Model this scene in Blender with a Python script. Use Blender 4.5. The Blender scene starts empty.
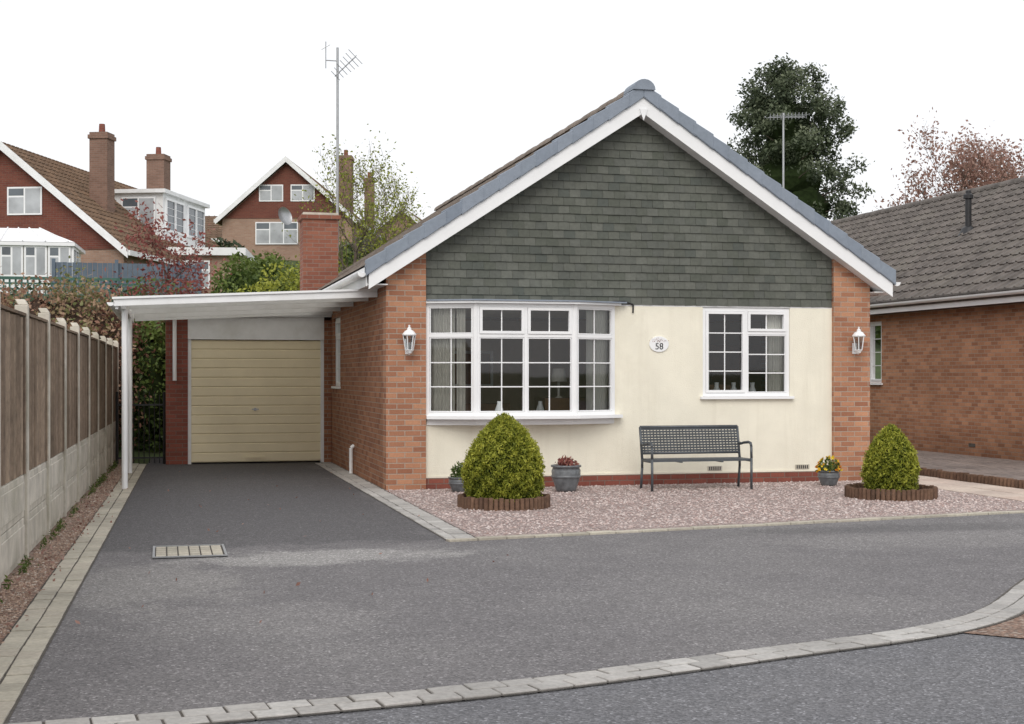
import bpy, bmesh, math, random
import numpy as np
from mathutils import Vector, Matrix
random.seed(7); rng=np.random.default_rng(11)
scene=bpy.context.scene
R=math.radians
# ------------------------------------------------------------------ materials
def newmat(name):
    m=bpy.data.materials.new(name); m.use_nodes=True
    nt=m.node_tree; nt.nodes.clear()
    out=nt.nodes.new('ShaderNodeOutputMaterial'); b=nt.nodes.new('ShaderNodeBsdfPrincipled')
    nt.links.new(b.outputs[0],out.inputs[0])
    return m,nt,b,out
def N(nt,t,**k):
    n=nt.nodes.new(t)
    for a,v in k.items(): setattr(n,a,v)
    return n
def mixc(nt,fac,a,b,blend='MIX'):
    n=N(nt,'ShaderNodeMix',data_type='RGBA',blend_type=blend)
    for sock,val in ((n.inputs[0],fac),(n.inputs[6],a),(n.inputs[7],b)):
        if isinstance(val,bpy.types.NodeSocket): nt.links.new(val,sock)
        else:
            sock.default_value=(val if not isinstance(val,tuple) else (*val,1) if len(val)==3 else val)
    return n.outputs[2]
def mth(nt,op,a,b=None):
    n=N(nt,'ShaderNodeMath',operation=op)
    for i,v in enumerate((a,b)):
        if v is None: continue
        if isinstance(v,bpy.types.NodeSocket): nt.links.new(v,n.inputs[i])
        else: n.inputs[i].default_value=v
    return n.outputs[0]
def noise(nt,vec,scale,detail=4,rough=.55):
    n=N(nt,'ShaderNodeTexNoise'); n.inputs['Scale'].default_value=scale
    n.inputs['Detail'].default_value=detail; n.inputs['Roughness'].default_value=rough
    nt.links.new(vec,n.inputs['Vector']); return n.outputs['Fac']
def ramp(nt,fac,stops):
    n=N(nt,'ShaderNodeValToRGB'); e=n.color_ramp.elements
    while len(e)<len(stops): e.new(.5)
    for i,(p,c) in enumerate(stops):
        e[i].position=p; e[i].color=(*c,1) if len(c)==3 else c
    nt.links.new(fac,n.inputs[0]); return n.outputs[0]
def bump(nt,b,h,strength=.3,dist=.01):
    n=N(nt,'ShaderNodeBump'); n.inputs['Strength'].default_value=strength; n.inputs['Distance'].default_value=dist
    nt.links.new(h,n.inputs['Height']); nt.links.new(n.outputs[0],b.inputs['Normal'])
def pos(nt): return N(nt,'ShaderNodeNewGeometry').outputs['Position']
def island(nt): return N(nt,'ShaderNodeNewGeometry').outputs['Random Per Island']
def g(v): return (v,v,v)

def plain(name,col,rough=.5,var=.12,nscale=6,metal=0,spec=.5,bmp=0,grime=None,streak=None,gpos=(.5,.75)):
    m,nt,b,o=newmat(name); p=pos(nt)
    f=noise(nt,p,nscale,5)
    c=mixc(nt,ramp(nt,f,[(.3,g(0)),(.7,g(1))]),tuple(x*(1-var) for x in col),tuple(min(1,x*(1+var)) for x in col))
    if grime:
        f2=noise(nt,p,1.3,6,.7)
        c=mixc(nt,ramp(nt,f2,[(gpos[0],g(0)),(gpos[1],g(.7))]),c,grime)
    if streak:
        mp=N(nt,'ShaderNodeMapping'); mp.inputs['Scale'].default_value=(7,7,.5); nt.links.new(p,mp.inputs[0])
        f3=noise(nt,mp.outputs[0],1.0,5,.6)
        c=mixc(nt,ramp(nt,f3,[(.5,g(0)),(.8,g(.6))]),c,streak)
    nt.links.new(c,b.inputs['Base Color']); b.inputs['Roughness'].default_value=rough
    b.inputs['Metallic'].default_value=metal; b.inputs['Specular IOR Level'].default_value=spec
    if bmp: bump(nt,b,noise(nt,p,60,3),bmp,.01)
    return m
def brick(name,c1,c2,mortar,scale=1,dark_foot=False):
    m,nt,b,o=newmat(name)
    uv=N(nt,'ShaderNodeUVMap').outputs[0]
    bt=N(nt,'ShaderNodeTexBrick'); nt.links.new(uv,bt.inputs['Vector'])
    bt.inputs['Scale'].default_value=1/scale
    bt.inputs['Brick Width'].default_value=.225; bt.inputs['Row Height'].default_value=.075
    bt.inputs['Mortar Size'].default_value=.0065; bt.inputs['Mortar Smooth'].default_value=.25
    bt.inputs['Bias'].default_value=0
    bt.inputs['Color1'].default_value=(*c1,1); bt.inputs['Color2'].default_value=(*c2,1); bt.inputs['Mortar'].default_value=(*mortar,1)
    p=pos(nt)
    f=noise(nt,p,1.2,6,.65); f2=noise(nt,p,45,4,.6)
    c=mixc(nt,1.0,bt.outputs[0],ramp(nt,f,[(.3,g(.80)),(.7,g(1.0))]),'MULTIPLY')
    c=mixc(nt,1.0,c,ramp(nt,f2,[(.3,g(.84)),(.7,g(1.0))]),'MULTIPLY')
    if dark_foot:
        sx=N(nt,'ShaderNodeSeparateXYZ'); nt.links.new(p,sx.inputs[0])
        h=mth(nt,'ADD',sx.outputs[2],mth(nt,'MULTIPLY',noise(nt,p,2.5,5,.7),.7))
        c=mixc(nt,1.0,c,ramp(nt,h,[(.3,g(.62)),(1.0,g(1))]),'MULTIPLY')  # brick gets darker towards the ground, with an uneven edge
    nt.links.new(c,b.inputs['Base Color']); b.inputs['Roughness'].default_value=.9; b.inputs['Specular IOR Level'].default_value=.2
    inv=mth(nt,'SUBTRACT',1.0,bt.outputs['Fac'])
    bump(nt,b,inv,.6,.008)
    return m
def asphalt(name,dark,light,patch,marks=False):
    m,nt,b,o=newmat(name); p=pos(nt)
    big=noise(nt,p,.35,6,.62); mid=noise(nt,p,2.2,6,.65); fine=noise(nt,p,110,2,.8)
    v=N(nt,'ShaderNodeTexVoronoi'); v.inputs['Scale'].default_value=75; nt.links.new(p,v.inputs['Vector'])
    c=mixc(nt,ramp(nt,mid,[(.25,g(0)),(.75,g(1))]),dark,light)
    c=mixc(nt,ramp(nt,big,[(.46,g(0)),(.66,g(.75))]),c,patch)
    if marks:
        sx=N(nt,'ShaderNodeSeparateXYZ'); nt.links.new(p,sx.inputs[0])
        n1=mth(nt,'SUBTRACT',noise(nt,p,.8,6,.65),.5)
        # darker surface towards the carport, ending in an uneven edge
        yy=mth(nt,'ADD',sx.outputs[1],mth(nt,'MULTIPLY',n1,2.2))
        ydark=ramp(nt,mth(nt,'DIVIDE',yy,20.0),[(.648,g(0)),(.668,g(.8)),(.9,g(1))])
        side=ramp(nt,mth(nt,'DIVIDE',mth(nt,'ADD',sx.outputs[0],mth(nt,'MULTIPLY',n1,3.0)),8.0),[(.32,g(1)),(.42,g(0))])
        k=mixc(nt,1.0,ydark,side,'MULTIPLY')
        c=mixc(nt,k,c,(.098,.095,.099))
        # pale dusty worn patches, then one plain darker patch
        def patchm(cx,cy,rx,ry,amt,colr,c):
            dx=mth(nt,'DIVIDE',mth(nt,'SUBTRACT',sx.outputs[0],cx),rx); dy=mth(nt,'DIVIDE',mth(nt,'SUBTRACT',sx.outputs[1],cy),ry)
            r=mth(nt,'SQRT',mth(nt,'ADD',mth(nt,'MULTIPLY',dx,dx),mth(nt,'MULTIPLY',dy,dy)))
            r=mth(nt,'ADD',r,mth(nt,'MULTIPLY',mth(nt,'SUBTRACT',noise(nt,p,1.7,8,.74),.5),2.4))
            return mixc(nt,ramp(nt,r,[(.55,g(amt)),(.95,g(0))]),c,colr)
        c=patchm(1.35,12.35,1.5,.62,.8,(.34,.33,.32),c)
        c=patchm(-.1,11.2,.9,1.5,.55,(.29,.28,.27),c)
        c=patchm(.6,9.3,1.2,.8,.35,(.27,.26,.255),c)
        c=patchm(7.2,12.2,2.2,.8,.4,(.27,.26,.255),c)
        c=patchm(7.6,13.2,2.4,.45,.5,(.10,.098,.10),c)  # darker band in front of the gravel edging
    c=mixc(nt,ramp(nt,noise(nt,p,3.2,8,.8),[(.58,g(0)),(.70,g(.35))]),c,(.28,.27,.265))
    sp=N(nt,'ShaderNodeSeparateColor'); nt.links.new(v.outputs['Color'],sp.inputs[0])
    c=mixc(nt,1.0,c,ramp(nt,sp.outputs[0],[(0,g(.55)),(.6,g(.92)),(.93,g(1.15)),(1,g(1.9))]),'MULTIPLY')
    c=mixc(nt,1.0,c,ramp(nt,fine,[(.3,g(.75)),(.7,g(1.25))]),'MULTIPLY')
    nt.links.new(c,b.inputs['Base Color']); b.inputs['Roughness'].default_value=.82; b.inputs['Specular IOR Level'].default_value=.35
    bump(nt,b,v.outputs['Distance'],.4,.005)
    return m
def gravelmat(name,cols,scale=45):
    m,nt,b,o=newmat(name); p=pos(nt)
    v=N(nt,'ShaderNodeTexVoronoi'); v.inputs['Scale'].default_value=scale; nt.links.new(p,v.inputs['Vector'])
    sp=N(nt,'ShaderNodeSeparateColor'); nt.links.new(v.outputs['Color'],sp.inputs[0])
    st=[(i/(len(cols)-1),c) for i,c in enumerate(cols)]
    c=ramp(nt,sp.outputs[0],st)
    c=mixc(nt,1.0,c,ramp(nt,v.outputs['Distance'],[(0,g(1.1)),(.8,g(.45))]),'MULTIPLY')
    c=mixc(nt,1.0,c,ramp(nt,noise(nt,p,1.5,5),[(.3,g(.8)),(.7,g(1.05))]),'MULTIPLY')
    nt.links.new(c,b.inputs['Base Color']); b.inputs['Roughness'].default_value=.9
    inv=mth(nt,'SUBTRACT',1.0,v.outputs['Distance'])
    bump(nt,b,inv,.8,.02)
    return m
def islandmat(name,cols,rough=.85,nz=25,grime=.25,bm=.25):
    m,nt,b,o=newmat(name); p=pos(nt)
    c=ramp(nt,island(nt),[(i/(len(cols)-1),c) for i,c in enumerate(cols)])
    c=mixc(nt,1.0,c,ramp(nt,noise(nt,p,nz,5,.65),[(.3,g(1-grime)),(.7,g(1.05))]),'MULTIPLY')
    c=mixc(nt,1.0,c,ramp(nt,noise(nt,p,1.1,4,.6),[(.3,g(1-grime)),(.7,g(1.05))]),'MULTIPLY')
    nt.links.new(c,b.inputs['Base Color']); b.inputs['Roughness'].default_value=rough; b.inputs['Specular IOR Level'].default_value=.3
    bump(nt,b,noise(nt,p,80,3),bm,.005)
    return m
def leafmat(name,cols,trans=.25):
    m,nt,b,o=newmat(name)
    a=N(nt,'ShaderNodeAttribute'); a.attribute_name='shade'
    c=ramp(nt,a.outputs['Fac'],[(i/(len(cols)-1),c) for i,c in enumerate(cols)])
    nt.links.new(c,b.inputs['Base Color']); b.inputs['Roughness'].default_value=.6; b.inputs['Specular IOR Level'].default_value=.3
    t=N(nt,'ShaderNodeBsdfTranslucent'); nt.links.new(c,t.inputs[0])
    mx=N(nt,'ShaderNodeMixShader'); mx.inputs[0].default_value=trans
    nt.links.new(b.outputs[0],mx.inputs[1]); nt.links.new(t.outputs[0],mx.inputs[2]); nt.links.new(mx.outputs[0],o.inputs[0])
    return m
def glassmat(name,tint=(.86,.88,.88)):
    m,nt,b,o=newmat(name)
    t=N(nt,'ShaderNodeBsdfTransparent'); t.inputs[0].default_value=(*tint,1)
    gl=N(nt,'ShaderNodeBsdfGlossy'); gl.inputs['Roughness'].default_value=.02
    fr=N(nt,'ShaderNodeFresnel'); fr.inputs[0].default_value=1.75
    mx=N(nt,'ShaderNodeMixShader'); nt.links.new(fr.outputs[0],mx.inputs[0])
    nt.links.new(t.outputs[0],mx.inputs[1]); nt.links.new(gl.outputs[0],mx.inputs[2]); nt.links.new(mx.outputs[0],o.inputs[0])
    return m

M_upvc=plain('white_upvc',(.86,.87,.88),.35,.03,3)
M_white=plain('white_paint',(.82,.83,.84),.5,.06,4,grime=(.64,.64,.61))
M_render=plain('cream_render',(.85,.815,.69),.92,.045,2.2,spec=.2,bmp=.5,grime=(.76,.72,.60),streak=(.73,.69,.57))
M_brick=brick('red_brick',(.60,.31,.185),(.37,.165,.10),(.47,.39,.32))
M_brickN=brick('orange_brick',(.60,.31,.18),(.38,.175,.10),(.43,.34,.27),dark_foot=True)
M_brickD=brick('dark_red_brick',(.24,.085,.06),(.19,.065,.05),(.2,.14,.11))
M_brickS=brick('side_brick_shaded',(.46,.225,.13),(.30,.13,.078),(.38,.30,.24))  # pier brick in darker tones: side-wall shade put into the colour
M_brickC=brick('chimney_brick',(.36,.15,.10),(.26,.10,.07),(.30,.22,.18))
M_plinth=brick('plinth_brick',(.33,.11,.08),(.24,.08,.06),(.24,.18,.15))
M_brickFar=brick('pale_brick',(.40,.25,.18),(.46,.31,.23),(.4,.34,.3))
M_brickFC=brick('far_chimney_brick',(.24,.145,.11),(.31,.19,.145),(.3,.24,.2))
M_shingle=islandmat('green_slate_tile',[(.105,.115,.095),(.14,.148,.128),(.118,.126,.112),(.155,.163,.142),(.12,.128,.108),(.10,.112,.10)],.8,20,.2)
M_verge=islandmat('grey_verge_cap',[(.23,.27,.33),(.27,.31,.37),(.25,.29,.345)],.6,12,.12)
M_rooftile=islandmat('brown_roof_tile',[(.26,.215,.18),(.32,.265,.225),(.23,.19,.16)],.9,14,.3)
M_roofN=plain('grey_brown_roof_tile',(.125,.11,.10),.9,.4,3,bmp=.4,grime=(.18,.165,.14))
M_roofA=plain('far_brown_tile',(.16,.10,.062),.9,.3,2,grime=(.10,.075,.05))
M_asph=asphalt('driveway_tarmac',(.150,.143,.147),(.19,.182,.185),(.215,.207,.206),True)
M_road=asphalt('road_tarmac',(.135,.135,.145),(.165,.165,.175),(.185,.183,.19))
M_gravel=gravelmat('pink_gravel',[(.30,.215,.19),(.56,.45,.42),(.42,.31,.29),(.66,.57,.54),(.46,.33,.30)],42)
M_gravel2=gravelmat('brown_gravel',[(.22,.13,.09),(.42,.28,.21),(.30,.19,.14),(.52,.42,.35)],36)
M_stone=islandmat('gravel_stone',[(.32,.22,.20),(.62,.52,.49),(.46,.35,.32),(.72,.64,.61),(.40,.28,.25)],.85,30,.2)
M_stone2=islandmat('brown_gravel_stone',[(.22,.13,.10),(.5,.37,.29),(.32,.21,.15),(.58,.50,.43)],.85,30,.2)
M_block=islandmat('grey_block',[(.36,.35,.335),(.50,.48,.455),(.42,.405,.385),(.55,.535,.51)],.85,30,.25)
M_blockL=islandmat('tan_block',[(.44,.41,.34),(.56,.52,.43),(.50,.455,.38)],.85,30,.25)
M_slab=islandmat('pink_slab',[(.58,.46,.39),(.64,.54,.46),(.55,.45,.39)],.85,20,.2)
M_pave=islandmat('brown_paver',[(.27,.225,.20),(.33,.27,.24),(.25,.21,.195)],.85,20,.3)
M_joint=plain('joint_sand',(.085,.075,.065),.95,.3,20)
M_conc=plain('concrete',(.57,.53,.46),.9,.2,5,bmp=.4,grime=(.30,.28,.20),streak=(.33,.31,.24),gpos=(.45,.72))
M_timber=islandmat('weathered_timber',[(.30,.22,.155),(.42,.32,.235),(.22,.155,.105),(.36,.27,.20),(.27,.20,.15)],.9,10,.4)
M_garage=plain('cream_garage_door',(.86,.76,.53),.5,.05,2,grime=(.78,.68,.48))
M_black=plain('black_iron',(.02,.02,.022),.5,.2,8)
M_bench=plain('charcoal_metal',(.085,.095,.105),.45,.15,10,metal=.2)
M_metal=plain('galvanised_metal',(.4,.41,.42),.4,.1,10,metal=.7)
M_pot=plain('blue_grey_glaze',(.14,.15,.16),.35,.3,14)
M_soil=plain('soil',(.06,.04,.03),.95,.4,25)
M_log=islandmat('edging_log',[(.19,.11,.075),(.25,.15,.10),(.14,.085,.06)],.9,20,.4)
M_curtain=plain('curtain_cloth',(.80,.78,.72),.9,.08,6)
M_dark=plain('room_wall',(.46,.36,.28),.9,.2,1.5)
M_wood=plain('brown_furniture',(.20,.10,.05),.5,.3,5)
M_glass=glassmat('window_glass')
M_darkglass=plain('far_glass',(.13,.15,.17),.12,.3,.7)
M_paleglass=plain('far_curtained_glass',(.42,.44,.46),.2,.25,1.5)
M_blue=plain('blue_grey_fence_paint',(.12,.155,.20),.8,.15,4)
M_green=plain('green_fence_paint',(.06,.14,.11),.8,.2,4)
M_bark=plain('bark',(.13,.10,.08),.95,.3,9,bmp=.5)
M_core=plain('inner_foliage',(.022,.034,.012),1,.4,6,spec=.1)
M_coreR=plain('inner_twigs',(.06,.04,.03),1,.4,6,spec=.1)
M_grass=plain('grass',(.055,.085,.025),.95,.35,1.5,bmp=.4,grime=(.09,.08,.04))
def sheetmat():
    m,nt,b,o=newmat('carport_sheet')
    b.inputs['Roughness'].default_value=.5
    t=N(nt,'ShaderNodeBsdfTranslucent'); t.inputs[0].default_value=(.84,.82,.75,1)
    c=ramp(nt,noise(nt,pos(nt),2.5,5),[(.3,(.64,.63,.57)),(.7,(.80,.79,.75))]); nt.links.new(c,b.inputs['Base Color'])
    mx=N(nt,'ShaderNodeMixShader'); mx.inputs[0].default_value=.5
    nt.links.new(b.outputs[0],mx.inputs[1]); nt.links.new(t.outputs[0],mx.inputs[2]); nt.links.new(mx.outputs[0],o.inputs[0])
    return m
M_sheet=sheetmat()
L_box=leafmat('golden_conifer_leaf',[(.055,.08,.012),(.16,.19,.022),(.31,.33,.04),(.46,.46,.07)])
L_dark=leafmat('dark_evergreen_leaf',[(.016,.030,.014),(.04,.06,.028),(.065,.09,.042),(.11,.14,.07)],.1)
L_ever=leafmat('grey_evergreen_leaf',[(.035,.05,.028),(.075,.098,.055),(.125,.15,.09),(.21,.235,.15)],.2)
L_green=leafmat('green_leaf',[(.04,.07,.018),(.09,.135,.03),(.16,.21,.05)])
L_yel=leafmat('yellow_green_leaf',[(.10,.13,.02),(.24,.27,.035),(.38,.40,.07)])
L_red=leafmat('red_shrub_leaf',[(.16,.07,.05),(.32,.17,.12),(.44,.29,.20),(.17,.19,.07)])
L_crim=leafmat('crimson_leaf',[(.12,.03,.03),(.26,.08,.07),(.32,.14,.10)])
L_rust=leafmat('rust_leaf',[(.22,.11,.085),(.36,.21,.17),(.44,.30,.25)],.3)
L_flower=leafmat('flower_petal',[(.5,.1,.02),(.7,.45,.02),(.8,.6,.05)],.2)

# ------------------------------------------------------------------ mesh builder
class MB:
    def __init__(s): s.v=[];s.f=[];s.m=[];s.mats=[]
    def mi(s,mat):
        if mat not in s.mats: s.mats.append(mat)
        return s.mats.index(mat)
    def add(s,vs,fs,mat,M=None):
        o=len(s.v); i=s.mi(mat)
        for p in vs:
            p=Vector(p)
            if M is not None: p=M@p
            s.v.append(p[:])
        for f in fs: s.f.append(tuple(o+k for k in f)); s.m.append(i)
    def box(s,x0,x1,y0,y1,z0,z1,mat,M=None):
        s.add([(x0,y0,z0),(x1,y0,z0),(x1,y1,z0),(x0,y1,z0),(x0,y0,z1),(x1,y0,z1),(x1,y1,z1),(x0,y1,z1)],
              [(0,3,2,1),(4,5,6,7),(0,1,5,4),(1,2,6,5),(2,3,7,6),(3,0,4,7)],mat,M)
    def poly(s,pts,mat,M=None): s.add(pts,[tuple(range(len(pts)))],mat,M)
    def prism(s,pts,ext,mat,M=None):
        n=len(pts); e=Vector(ext); vs=[Vector(p) for p in pts]; vs+= [p+e for p in vs]
        fs=[tuple(range(n))[::-1],tuple(range(n,2*n))]+[(i,(i+1)%n,n+(i+1)%n,n+i) for i in range(n)]
        s.add(vs,fs,mat,M)
    def cyl(s,p0,p1,r0,r1,mat,n=8,M=None,caps=True):
        p0=Vector(p0);p1=Vector(p1);d=(p1-p0)
        if d.length<1e-6: return
        d.normalize(); a=d.orthogonal().normalized(); b=d.cross(a)
        vs=[];fs=[]
        for P,r in((p0,r0),(p1,r1)):
            for i in range(n):
                t=2*math.pi*i/n; vs.append(P+a*r*math.cos(t)+b*r*math.sin(t))
        fs=[(i,(i+1)%n,n+(i+1)%n,n+i) for i in range(n)]
        if caps: fs+=[tuple(range(n))[::-1],tuple(range(n,2*n))]
        s.add(vs,fs,mat,M)
    def path(s,pts,r,mat,n=6):
        for a,b in zip(pts[:-1],pts[1:]): s.cyl(a,b,r,r,mat,n)
    def lathe(s,c,prof,mat,n=24,M=None,ph=0):
        vs=[];fs=[]
        for r,z in prof:
            for i in range(n):
                t=2*math.pi*i/n+ph; vs.append((c[0]+r*math.cos(t),c[1]+r*math.sin(t),c[2]+z))
        for j in range(len(prof)-1):
            for i in range(n):
                fs.append((j*n+i,j*n+(i+1)%n,(j+1)*n+(i+1)%n,(j+1)*n+i))
        s.add(vs,fs,mat,M)
    def build(s,name,parent=None,smooth=False,recalc=True,bevel=0):
        me=bpy.data.meshes.new(name); me.from_pydata(s.v,[],s.f)
        for m in s.mats: me.materials.append(m)
        me.polygons.foreach_set('material_index',s.m)
        me.update()
        if recalc:
            bm=bmesh.new(); bm.from_mesh(me); bmesh.ops.recalc_face_normals(bm,faces=bm.faces); bm.to_mesh(me); bm.free()
        uv=me.uv_layers.new(name='UVMap')
        for p in me.polygons:
            n=p.normal; ax=(abs(n.x),abs(n.y),abs(n.z))
            for li in p.loop_indices:
                c=me.vertices[me.loops[li].vertex_index].co
                if ax[2]>=ax[0] and ax[2]>=ax[1]: u=(c.x,c.y)
                elif ax[0]>ax[1]: u=(c.y+.1125,c.z)
                else: u=(c.x,c.z)
                uv.data[li].uv=u
            if smooth: p.use_smooth=True
        ob=bpy.data.objects.new(name,me); scene.collection.objects.link(ob)
        if bevel:
            bv=ob.modifiers.new('bev','BEVEL'); bv.width=bevel; bv.segments=1; bv.limit_method='ANGLE'
        if parent: ob.parent=parent
        return ob
def empty(name,loc=(0,0,0),rot=0):
    e=bpy.data.objects.new(name,None); e.location=loc; e.rotation_euler=(0,0,rot)
    scene.collection.objects.link(e); return e
def leafmesh(name,P,size,mat,shade,parent=None,aspect=.5,up=0.0):
    P=np.asarray(P,float); n=len(P)
    a=rng.normal(size=(n,3)); a[:,2]+=up; a/=np.linalg.norm(a,axis=1)[:,None]
    b=np.cross(a,rng.normal(size=(n,3))); b/=np.linalg.norm(b,axis=1)[:,None]
    s=(size*(.6+.8*rng.random(n)))[:,None]
    V=np.stack([P+a*s,P+b*s*aspect,P-a*s,P-b*s*aspect],1).reshape(-1,3)
    me=bpy.data.meshes.new(name); me.vertices.add(4*n); me.vertices.foreach_set('co',V.astype(np.float32).ravel())
    me.loops.add(4*n); me.loops.foreach_set('vertex_index',np.arange(4*n,dtype=np.int32))
    me.polygons.add(n); me.polygons.foreach_set('loop_start',np.arange(0,4*n,4,dtype=np.int32))
    me.polygons.foreach_set('loop_total',np.full(n,4,dtype=np.int32))
    me.update(calc_edges=True)
    at=me.attributes.new('shade','FLOAT','POINT'); at.data.foreach_set('value',np.repeat(np.clip(shade,0,1),4).astype(np.float32))
    me.materials.append(mat)
    ob=bpy.data.objects.new(name,me); scene.collection.objects.link(ob)
    if parent: ob.parent=parent
    return ob

# ------------------------------------------------------------------ terrain
def sst(a,b,x):
    t=min(1,max(0,(x-a)/(b-a))); return t*t*(3-2*t)
def hz(x,y):
    return max(0,min(y,90)-30)*.17*(1-sst(10,26,x))
def grid_axis(lo,hi,step,far):
    c=list(np.arange(lo,hi+.1,step)); a=[-far,-far*.5,-far*.25]; b=[far*.25,far*.5,far]
    return [q for q in a if q<lo-5]+c+[q for q in b if q>hi+5]
xs=grid_axis(-80,100,4,1500); ys=grid_axis(-60,130,4,1500)
mb=MB(); vs=[(x,y,hz(x,y)-.012) for y in ys for x in xs]
nx=len(xs); fs=[(j*nx+i,j*nx+i+1,(j+1)*nx+i+1,(j+1)*nx+i) for j in range(len(ys)-1) for i in range(nx-1)]
mb.add(vs,fs,M_grass); mb.build('ground',smooth=True,recalc=False)

kerb=[(-9,6.0),(-3,6.38),(-.145,6.65),(.784,6.78),(1.66,6.91),(2.555,7.165),(3.60,7.50),(4.37,7.72),(4.98,7.98),(5.59,8.43),(6.2,9.10),(7.0,9.95),(8.2,10.9),(10,11.8),(14,13.0)]
def smooth_line(pts,it=2):
    for _ in range(it):
        q=[pts[0]]
        for a,b in zip(pts[:-1],pts[1:]):
            q.append((a[0]*.75+b[0]*.25,a[1]*.75+b[1]*.25)); q.append((a[0]*.25+b[0]*.75,a[1]*.25+b[1]*.75))
        q.append(pts[-1]); pts=q
    return pts
kerbs=smooth_line(kerb)
mb=MB(); mb.poly([(x,y,-.006) for x,y in [(-60,5.5)]+kerbs+[(60,16),(60,-14),(-60,-14)]],M_road); o=mb.build('road',recalc=False)
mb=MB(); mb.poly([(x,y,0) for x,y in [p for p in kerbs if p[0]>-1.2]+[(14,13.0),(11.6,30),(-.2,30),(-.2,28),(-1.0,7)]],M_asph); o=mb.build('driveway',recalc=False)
for ob in ('road','driveway'):
    me=bpy.data.objects[ob].data
    if me.polygons[0].normal.z<0: me.flip_normals()

def block_strip(name,pts,off0,off1,blen,mat,gap=.012,z0=-.03,z1=.012):
    """a row of setts following a line"""
    mb=MB()
    P=[Vector((x,y,0)) for x,y in pts]
    seg=[(b-a).length for a,b in zip(P[:-1],P[1:])]; tot=sum(seg)
    n=int(tot/blen)
    def at(s):
        for a,b,l in zip(P[:-1],P[1:],seg):
            if s<=l: return a+(b-a)*(s/l),(b-a).normalized()
            s-=l
        return P[-1],(P[-1]-P[-2]).normalized()
    for i in range(n):
        p,d=at(i*blen); p2,d2=at((i+1)*blen)
        n1=Vector((-d.y,d.x,0)); n2=Vector((-d2.y,d2.x,0))
        w0=off0+gap/2; w1=off1-gap/2
        ga=(p2-p).normalized()*gap/2; dz=random.uniform(-.004,.004)
        q=[p+ga+n1*w0,p2-ga+n2*w0,p2-ga+n2*w1,p+ga+n1*w1]
        vs=[(v.x+random.uniform(-.002,.002),v.y+random.uniform(-.002,.002),z0) for v in q]
        vs=vs+[(a[0],a[1],z1+dz+random.uniform(-.0015,.0015)) for a in vs]
        mb.add(vs,[(0,3,2,1),(4,5,6,7),(0,1,5,4),(1,2,6,5),(2,3,7,6),(3,0,4,7)],mat)
    return mb.build(name,bevel=.004)
def sheet(name,pts,z,mat):
    mb=MB(); mb.poly([(x,y,z) for x,y in pts],mat); o=mb.build(name,recalc=False)
    if o.data.polygons[0].normal.z<0: o.data.flip_normals()
    return o
def offs(pts,o):
    r=[]
    for i,(x,y) in enumerate(pts):
        a=pts[max(0,i-1)]; b=pts[min(len(pts)-1,i+1)]; d=Vector((b[0]-a[0],b[1]-a[1])).normalized()
        r.append((x-d.y*o,y+d.x*o))
    return r
block_strip('kerb_edging',kerbs,-.135,.0,.205,M_block)
block_strip('kerb_edging',[(kerbs[0][0]+.1,kerbs[0][1])]+kerbs[1:],.0,.135,.205,M_block)
sheet('kerb_bedding',offs(kerbs,-.15)+offs(kerbs,.15)[::-1],.004,M_joint)
ko=[p for p in kerbs if p[0]>4.6]
sheet('gravel_verge',[(p[0],p[1]) for p in offs(ko,-.15)]+[(p[0]+(.0 if i else .0),p[1]) for i,p in enumerate(offs(ko,-.75)[::-1])][:-1],.001,M_gravel2)
fl=lambda a,y:a+.022*(y-11)
block_strip('path_edging',[(fl(-.61,6.6),6.6),(fl(-.61,26),26)],0,.135,.205,M_blockL,z1=.014)
block_strip('path_edging',[(fl(-.61,6.7),6.7),(fl(-.61,26),26)],.135,.27,.205,M_blockL,z1=.014)
sheet('path_bedding',[(fl(-.60,6.6),6.6),(fl(-.60,26),26),(fl(-.90,26),26),(fl(-.90,6.6),6.6)],.004,M_joint)
sheet('gravel_border',[(fl(-.88,5.9),6.3),(fl(-.88,28),28),(fl(-1.3,28),28),(fl(-1.3,6),6.3)],.008,M_gravel2)
block_strip('side_edging',[(2.97,13.25),(2.97,25.6)],0,.20,.11,M_block)
block_strip('side_edging',[(2.97,13.25),(2.97,25.6)],.20,.31,.21,M_block)
sheet('side_bedding',[(2.65,13.22),(2.98,13.22),(2.98,25.6),(2.65,25.6)],.004,M_joint)
sheet('gravel_garden',[(2.98,13.32),(10.5,14.55),(10.5,19.2),(10.45,24),(10.36,24),(10.36,19.24),(2.98,19.24)],.008,M_gravel)
block_strip('gravel_edging',[(2.66,13.14),(11.6,14.62)],0,.11,.30,M_blockL,z1=.022)
def stones(name,fn,n,smin,smax,mat):
    mb=MB()
    for i in range(n):
        x,y=fn(); s=random.uniform(smin,smax); a=random.random()*6.28
        c,sn=math.cos(a),math.sin(a); h=s*random.uniform(.5,.9)
        pts=[(1,0,0),(.2,.8,0),(-.9,.3,0),(-.3,-.8,0)]
        vs=[(x+(px*c-py*sn)*s,y+(px*sn+py*c)*s,.008+h*.2) for px,py,_ in pts]+[(x+random.uniform(-.3,.3)*s,y+random.uniform(-.3,.3)*s,.008+h)]
        mb.add(vs,[(0,1,4),(1,2,4),(2,3,4),(3,0,4)],mat)
    mb.build(name,recalc=False)
def f1():
    x=random.uniform(3.0,10.45); return x,random.uniform(13.45+(x-3)*.164,19.2)
def f2():
    y=6.5+(random.random()**1.6)*19; return fl(random.uniform(-1.16,-.86 if random.random()<.1 else -.9),y),y
stones('gravel_stones',f1,15000,.010,.024,M_stone)
stones('gravel_stones',f2,7000,.008,.018,M_stone2)
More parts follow.
